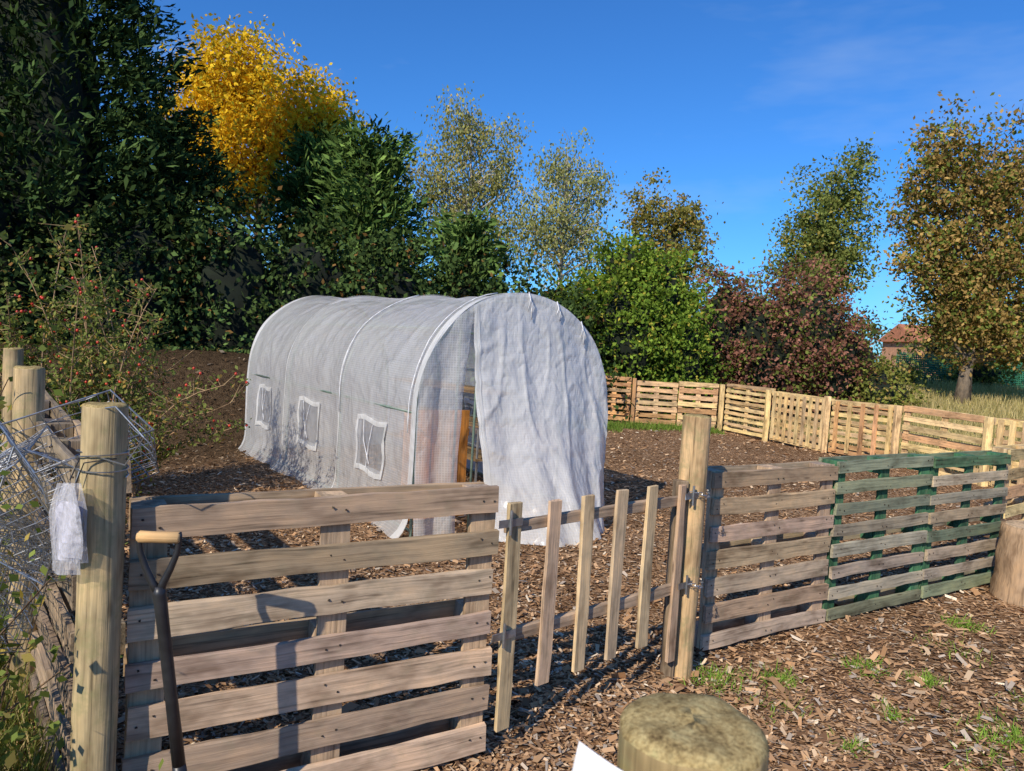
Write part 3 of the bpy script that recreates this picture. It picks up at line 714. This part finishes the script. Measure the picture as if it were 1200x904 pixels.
mb.grid(lambda u, v: (flap(.97+u*.03, v)[0]-SX*.006, Vector((u, v, 0))), 2, 50)
mb.obj('hems', [FILM2], T, True)
mw = MB(); mf = MB(); mt = MB()
for c, cz in wins:
    dc = R(-.02, .02); sk = R(-.04, .04)
    for side in (0, 1):
        def P(du, dz, off=.012):
            a = (cz+dz+sk*du+.012*math.sin(du*14))/TOT
            if side: a = 1-a
            return surf((c+du+dc+.012*math.sin(dz*17))/LEN, a, off)
        mw.grid(lambda u, v: P(-.28+.56*u, -.235+.47*v), 12, 10)
        for (x0, x1, y0, y1) in ((-.29, .29, .2, .245), (-.29, .29, -.245, -.2), (-.29, -.25, -.2, .2), (.25, .29, -.2, .2)):
            mf.grid(lambda u, v: P(x0+(x1-x0)*u, y0+(y1-y0)*v, .018), 10, 8)
        mt.tube([P(-.05, .2, .024)[0], P(.0, .0, .03)[0], P(.03, -.2, .024)[0]], .004, 4)
        mt.tube([P(.12, .2, .024)[0], P(.08, .02, .03)[0], P(-.02, -.15, .024)[0]], .004, 4)
mw.obj('window_nets', [NET], T, True); mf.obj('window_borders', [FILM2], T, True); mt.obj('window_ties', [WHITEP], T)
mb = MB()
for s in (0.02, SEC, 2*SEC, LEN-.03):
    pts = []
    for i in range(41):
        w, z, nn = prof(i/40); pts.append(toW(s, w*.965, z*.98))
    mb.tube(pts, .013, 8, cap=False)
for w, z in ((0, 1.96), (-.7, 1.68), (.7, 1.68), (-.965, 1.0), (.965, 1.0), (-.965, .06), (.965, .06)):
    mb.tube([toW(.02, w, z), toW(LEN-.03, w, z)], .011, 8)
for w in (-.6, -.42, .5):
    mb.tube([toW(.03, w, 0), toW(.03, w, arch_z(w)-.03)], .011, 8)
mb.obj('steel_frame', [mat_simple('green_coated_steel', (.14, .20, .16), .4)], T, True)
mb = MB()
for w, l in ((.02, .22), (.33, .16), (.62, .2)):
    z = arch_z(w); mb.tube([toW(-.03, w, z+.01), toW(-.07, w+.01, z-.08), toW(-.06, w+.02, z-l)], .006, 5)
    mb.tube([toW(-.03, w, z+.01), toW(-.08, w-.015, z-.05), toW(-.07, w-.03, z-l*.7)], .005, 5)
for s in (SEC*.98, .1):
    pts = [surf(s/LEN, .16+.3*i/14, .02)[0]+SX*.01*math.sin(i) for i in range(15)]
    mb.tube(pts, .005, 4)
mb.obj('tie_cords', [WHITEP], T, True)
mb = MB()
for i in range(7):
    mb.board(toW(.42, -.86+i*.092, .03), UP, SX, WX, .95, .018, .084, (.74, .30, .06), seg=4)
for z in (.15, .75):
    mb.board(toW(.445, -.88, z), WX, SX, UP, .68, .02, .06, (.5, .22, .07), seg=3)
mb.obj('slatted_wooden_panel', [WOOD], None, False, bevel=.0015)
SH = empty('greenhouse_shelving'); mb = MB()
for s in (1.3, 2.3, 3.3):
    for w in (.45, .85): mb.tube([toW(s, w, 0), toW(s, w, 1.1)], .014, 6)
for z in (.35, .7, 1.05):
    for w in (.45, .58, .71, .84): mb.board(toW(1.25, w-.045, z), SX, WX, UP, 2.1, .09, .02, (.4, .27, .14), seg=4)
mb.obj('shelves', [WOOD], SH)

# ------------------------------------------------------------------ wire baskets
def basket(mb, M, a=.42, b=.32, h=.16, st=.034, r=.0016):
    def P(x, y, z):
        j = .018*noise.noise(Vector((x*9, y*9, z*9+M[0][3]*5)))
        return M @ Vector((x+j, y-j, z+j))
    def wires(f, nu, nv):
        for i in range(nu+1): mb.tube([f(i/nu, k/4) for k in range(5)], r, 4, cap=False)
        for j in range(nv+1): mb.tube([f(k/4, j/nv) for k in range(5)], r, 4, cap=False)
    wires(lambda u, v: P(a*(u-.5), b*(v-.5), 0), int(a/st), int(b/st))
    for sg in (-.5, .5):
        wires(lambda u, v: P(a*(u-.5), b*sg*(1+.08*v), h*v), int(a/st), int(h/st))
        wires(lambda u, v: P(a*sg*(1+.06*v), b*(u-.5), h*v), int(b/st), int(h/st))
    rim = [P(a*.53*sx, b*.54*sy, h) for sx, sy in ((-1, -1), (1, -1), (1, 1), (-1, 1), (-1, -1))]
    mb.tube(rim, .0035, 6)
for (x, y, z, ex, ey, ez) in [(-1.40, 2.45, 1.09, 20, 12, -50), (-1.38, 2.36, .95, 75, 10, -45), (-1.66, 2.45, .93, -60, 15, -55), (-1.55, 2.36, .73, 75, 5, -50), (-1.78, 2.62, .69, 80, 0, -35), (-1.95, 2.7, .97, 40, -15, -50)]:
    mb = MB(); M = Matrix.Translation((x, y, z)) @ Matrix.Rotation(math.radians(ez), 4, 'Z') @ Matrix.Rotation(math.radians(ex), 4, 'X') @ Matrix.Rotation(math.radians(ey), 4, 'Y')
    basket(mb, M); mb.obj('wire_basket', [METAL])

S = empty('plastic_document_sleeves')
PLAS = mat_film('clear_plastic_sleeve', transp=.72, trans=.2, col=(.85, .84, .90), grid=.5, gridstr=0, rough=.08, bump=.03)
PAPER = mat_simple('printed_paper', (.58, .57, .64), .6, 0, 55, .45)
for k, (dx, rot, L) in enumerate(((0, -.25, .22), (-.012, .15, .25), (.01, .5, .2))):
    mb = MB(); o = Vector((-1.185+dx, 1.985-.012*k, 1.145)); axx = Vector((math.cos(rot), -math.sin(rot)*.6-.2, 0)).normalized(); ayy = Vector((axx.y, -axx.x, 0))
    mb.grid(lambda u, v: (o+axx*(.098*(u-.5)*(.5+.5*min(1, v*3)))+UP*(-L*v)+ayy*(.009*math.sin(u*6+v*4+k)*(.3+v)), Vector((u, v, k))), 14, 18)
    mb.obj('sleeve', [PLAS], S, True)
    mb = MB(); mb.grid(lambda u, v: (o+ayy*-.003+axx*(.062*(u-.5))+UP*(-.05-(L-.09)*v)+ayy*(.009*math.sin((u*.8+.1)*6+v*4+k)*(.3+v)), Vector((u, v, k))), 8, 10)
    mb.obj('paper', [PAPER], S, True)
mb = MB(); mb.tube([(-1.185, 2.0, 1.14), (-1.16, 1.995, 1.2), (-1.1, 2.03, 1.21), (-1.09, 2.09, 1.2), (-1.15, 2.14, 1.2), (-1.22, 2.08, 1.2), (-1.2, 2.0, 1.15)], .002, 5); mb.obj('string', [BLACK], S)
mb = MB()
pts = []
for i in range(40):
    a = i*.42; pts.append((-1.15+.066*math.cos(a), 2.07+.066*math.sin(a), 1.15+.0022*i+.01*math.sin(a*.7)))
pts += [(-1.05, 2.0, 1.2), (-1.0, 2.0, 1.28), (-1.08, 2.0, 1.36), (-1.18, 2.05, 1.34)]
mb.tube(pts, .0022, 5); mb.obj('fencing_wire', [METAL])

# spade leaning on the fence
SP = empty('garden_spade')
mb = MB(); gc = Vector((-.925, 1.95, 1.02)); gd = Vector((1, .12, .0)).normalized()
mb.tube([gc-gd*.056, gc-gd*.05, gc-gd*.02, gc+gd*.02, gc+gd*.05, gc+gd*.056], [.012, .0165, .0155, .0155, .0165, .012], 14, (.56, .36, .17)); mb.obj('wooden_grip', [WOOD], SP, True)
mb = MB(); sb = gc+Vector((.006, 0, -.155))
for sg in (-1, 1):
    mb.tube([gc+gd*.05*sg+Vector((0, 0, .014)), gc+gd*.052*sg, gc+gd*.048*sg-UP*.04, gc+gd*.032*sg-UP*.085, gc+gd*.014*sg-UP*.125, sb], [.008, .008, .0085, .0095, .011, .013], 8)
sh_end = Vector((-.872, 2.0, .36))
mb.tube([sb+UP*.02, sb, sb.lerp(sh_end, .2), sb.lerp(sh_end, .6), sh_end], [.014, .0175, .0165, .0165, .018], 12)
mb.tube([sh_end, sh_end+Vector((.01, .01, -.1))], [.018, .022], 12)
bo = sh_end+Vector((.01, .01, -.1))
mb.grid(lambda u, v: (bo+Vector(((u-.5)*.18*(1-.15*v), .02*math.cos((u-.5)*3)+.01*v, -.27*v+.015*abs(u-.5))), Vector((u, v, 0))), 10, 10)
mb.obj('shaft_and_blade', [BLACK], SP, True)

# cut log
LG = empty('cut_log'); mb = MB(); lx, ly = 3.80, 5.15
pts = []; rr = []
for i in range(14): pts.append((lx, ly, -.03+.55*i/13)); rr.append(.235*(1.1-.12*i/13)*R(.985, 1.015))
mb.tube(pts, rr, 36, (.42, .29, .18), rough=.04); mb.obj('bark', [BARK], LG, True)
mb = MB(); mb.tube([(lx, ly, .521), (lx, ly, .526)], [.21, .205], 26, (.62, .45, .28)); mb.obj('sawn_top', [WOOD], LG)

mb = MB(); o = Vector((.073, .585, 1.278)); u_ = Vector((.052, -.012, -.024)); v_ = Vector((-.012, .0, -.075))
mb.grid(lambda a, b: (o+u_*a+v_*b+Vector((0, -.004*math.sin(a*3), 0)), Vector((a, b, 0))), 8, 6)
ob = mb.obj('laminated_label', [WHITEP], None, True); sm = ob.modifiers.new('s', 'SOLIDIFY'); sm.thickness = .0008

# ------------------------------------------------------------------ distance: house, green mesh fence
HS = empty('brick_house'); BR = mat_simple('brick', (.5, .26, .15), .9, 0, 4, .2); RF = mat_simple('clay_tiles', (.42, .16, .08), .9, 0, 3, .25); WN = mat_simple('window_glass', (.03, .04, .05), .1)
def boxm(name, c, d, mat, rot=0, parent=None):
    mb = MB(); M = Matrix.Rotation(rot, 3, 'Z'); ax, ay = M @ Vector((1, 0, 0)), M @ Vector((0, 1, 0))
    mb.board(Vector(c)-ax*d[0]/2-ay*d[1]/2-UP*d[2]/2, ax, ay, UP, d[0], d[1], d[2], (.4, .2, .1), seg=1, jit=0, bow=0); return mb.obj(name, [mat], parent)
hx = 44; hy = 78
boxm('walls', (hx, hy, 2.1), (7, 6, 4.2), BR, .1, HS)
mb = MB(); M = Matrix.Rotation(.1, 3, 'Z'); c = Vector((hx, hy, 4.2))
vs = [M @ Vector(p)+c for p in ((-4, -3.4, 0), (4, -3.4, 0), (4, 3.4, 0), (-4, 3.4, 0), (-3.8, 0, 1.9), (3.8, 0, 1.9))]
mb.v = vs; mb.lc = vs; mb.col = [(1, 1, 1, 1)]*6; mb.f = [(0, 1, 5, 4), (2, 3, 4, 5), (1, 2, 5), (3, 0, 4), (3, 2, 1, 0)]; mb.mi = [0]*5; mb.obj('roof', [RF], HS)
for dx in (-2.2, 0, 2.2): boxm('window', tuple(c+M @ Vector((dx, -3.02, -1.4))), (1.1, .1, 1.1), WN, .1, HS)
boxm('chimney', tuple(c+M @ Vector((2.4, 0, 2.1))), (.8, .8, 1.4), BR, .1, HS)
mb = MB()
for i in range(120):
    x = 15.6+i*.09; mb.tube([(x, 30+.02*i, .9), (x, 30+.02*i, 2.2)], .024, 4)
for j in range(14):
    mb.tube([(15.6, 30, .95+j*.09), (26.4, 32.4, .95+j*.09)], .024, 4)
mb.obj('green_mesh_fence', [GREENNET])

# ------------------------------------------------------------------ light, sky, camera
EL, AZ = 34, 210
sd = Vector((math.sin(math.radians(AZ))*math.cos(math.radians(EL)), math.cos(math.radians(AZ))*math.cos(math.radians(EL)), math.sin(math.radians(EL))))
sl = bpy.data.lights.new('sun', 'SUN'); sl.energy = 5.0; sl.angle = math.radians(.5); sl.color = (1, .90, .75)
so = bpy.data.objects.new('sun', sl); scene.collection.objects.link(so); so.rotation_euler = sd.to_track_quat('Z', 'Y').to_euler(); so.location = (0, 0, 30)
w = bpy.data.worlds.new('World'); scene.world = w; w.use_nodes = True; nt = w.node_tree; nt.nodes.clear()
sk = nt.nodes.new('ShaderNodeTexSky'); sk.sky_type = 'NISHITA'; sk.sun_disc = False; sk.sun_elevation = math.radians(EL); sk.sun_rotation = math.radians(AZ)
sk.air_density = 1.0; sk.dust_density = .3; sk.ozone_density = 3.0
tc = nt.nodes.new('ShaderNodeTexCoord')
nz = noisen(nt, mapping(nt, tc.outputs['Generated'], (1.2, 1.6, 5)), 1.7, 5, .6)
cf = ramp(nt, nz, [(.50, (0, 0, 0)), (.8, (.28, .28, .28))])
colr = mixc(nt, cf, mixc(nt, 1.0, sk.outputs[0], (.36, .88, 1.5), 'MULTIPLY'), (5.5, 6.6, 8.0))
bg = nt.nodes.new('ShaderNodeBackground'); bg.inputs[1].default_value = .108; nt.links.new(colr, bg.inputs[0])
o = nt.nodes.new('ShaderNodeOutputWorld'); nt.links.new(bg.outputs[0], o.inputs[0])
scene.view_settings.view_transform = 'Standard'; scene.view_settings.look = 'None'; scene.view_settings.exposure = 0

cd = bpy.data.cameras.new('camera'); cam = bpy.data.objects.new('camera', cd); scene.collection.objects.link(cam)
cd.sensor_width = 36; cd.lens = 25.8; cd.clip_end = 3000; cd.clip_start = .05
cam.matrix_world = Matrix.Translation((0, 0, 1.6)) @ Matrix.Rotation(math.radians(90-3.31), 4, 'X') @ Matrix.Rotation(math.radians(3.5), 4, 'Z')
cd.dof.use_dof = True; cd.dof.focus_distance = 5.0; cd.dof.aperture_fstop = 13
scene.camera = cam
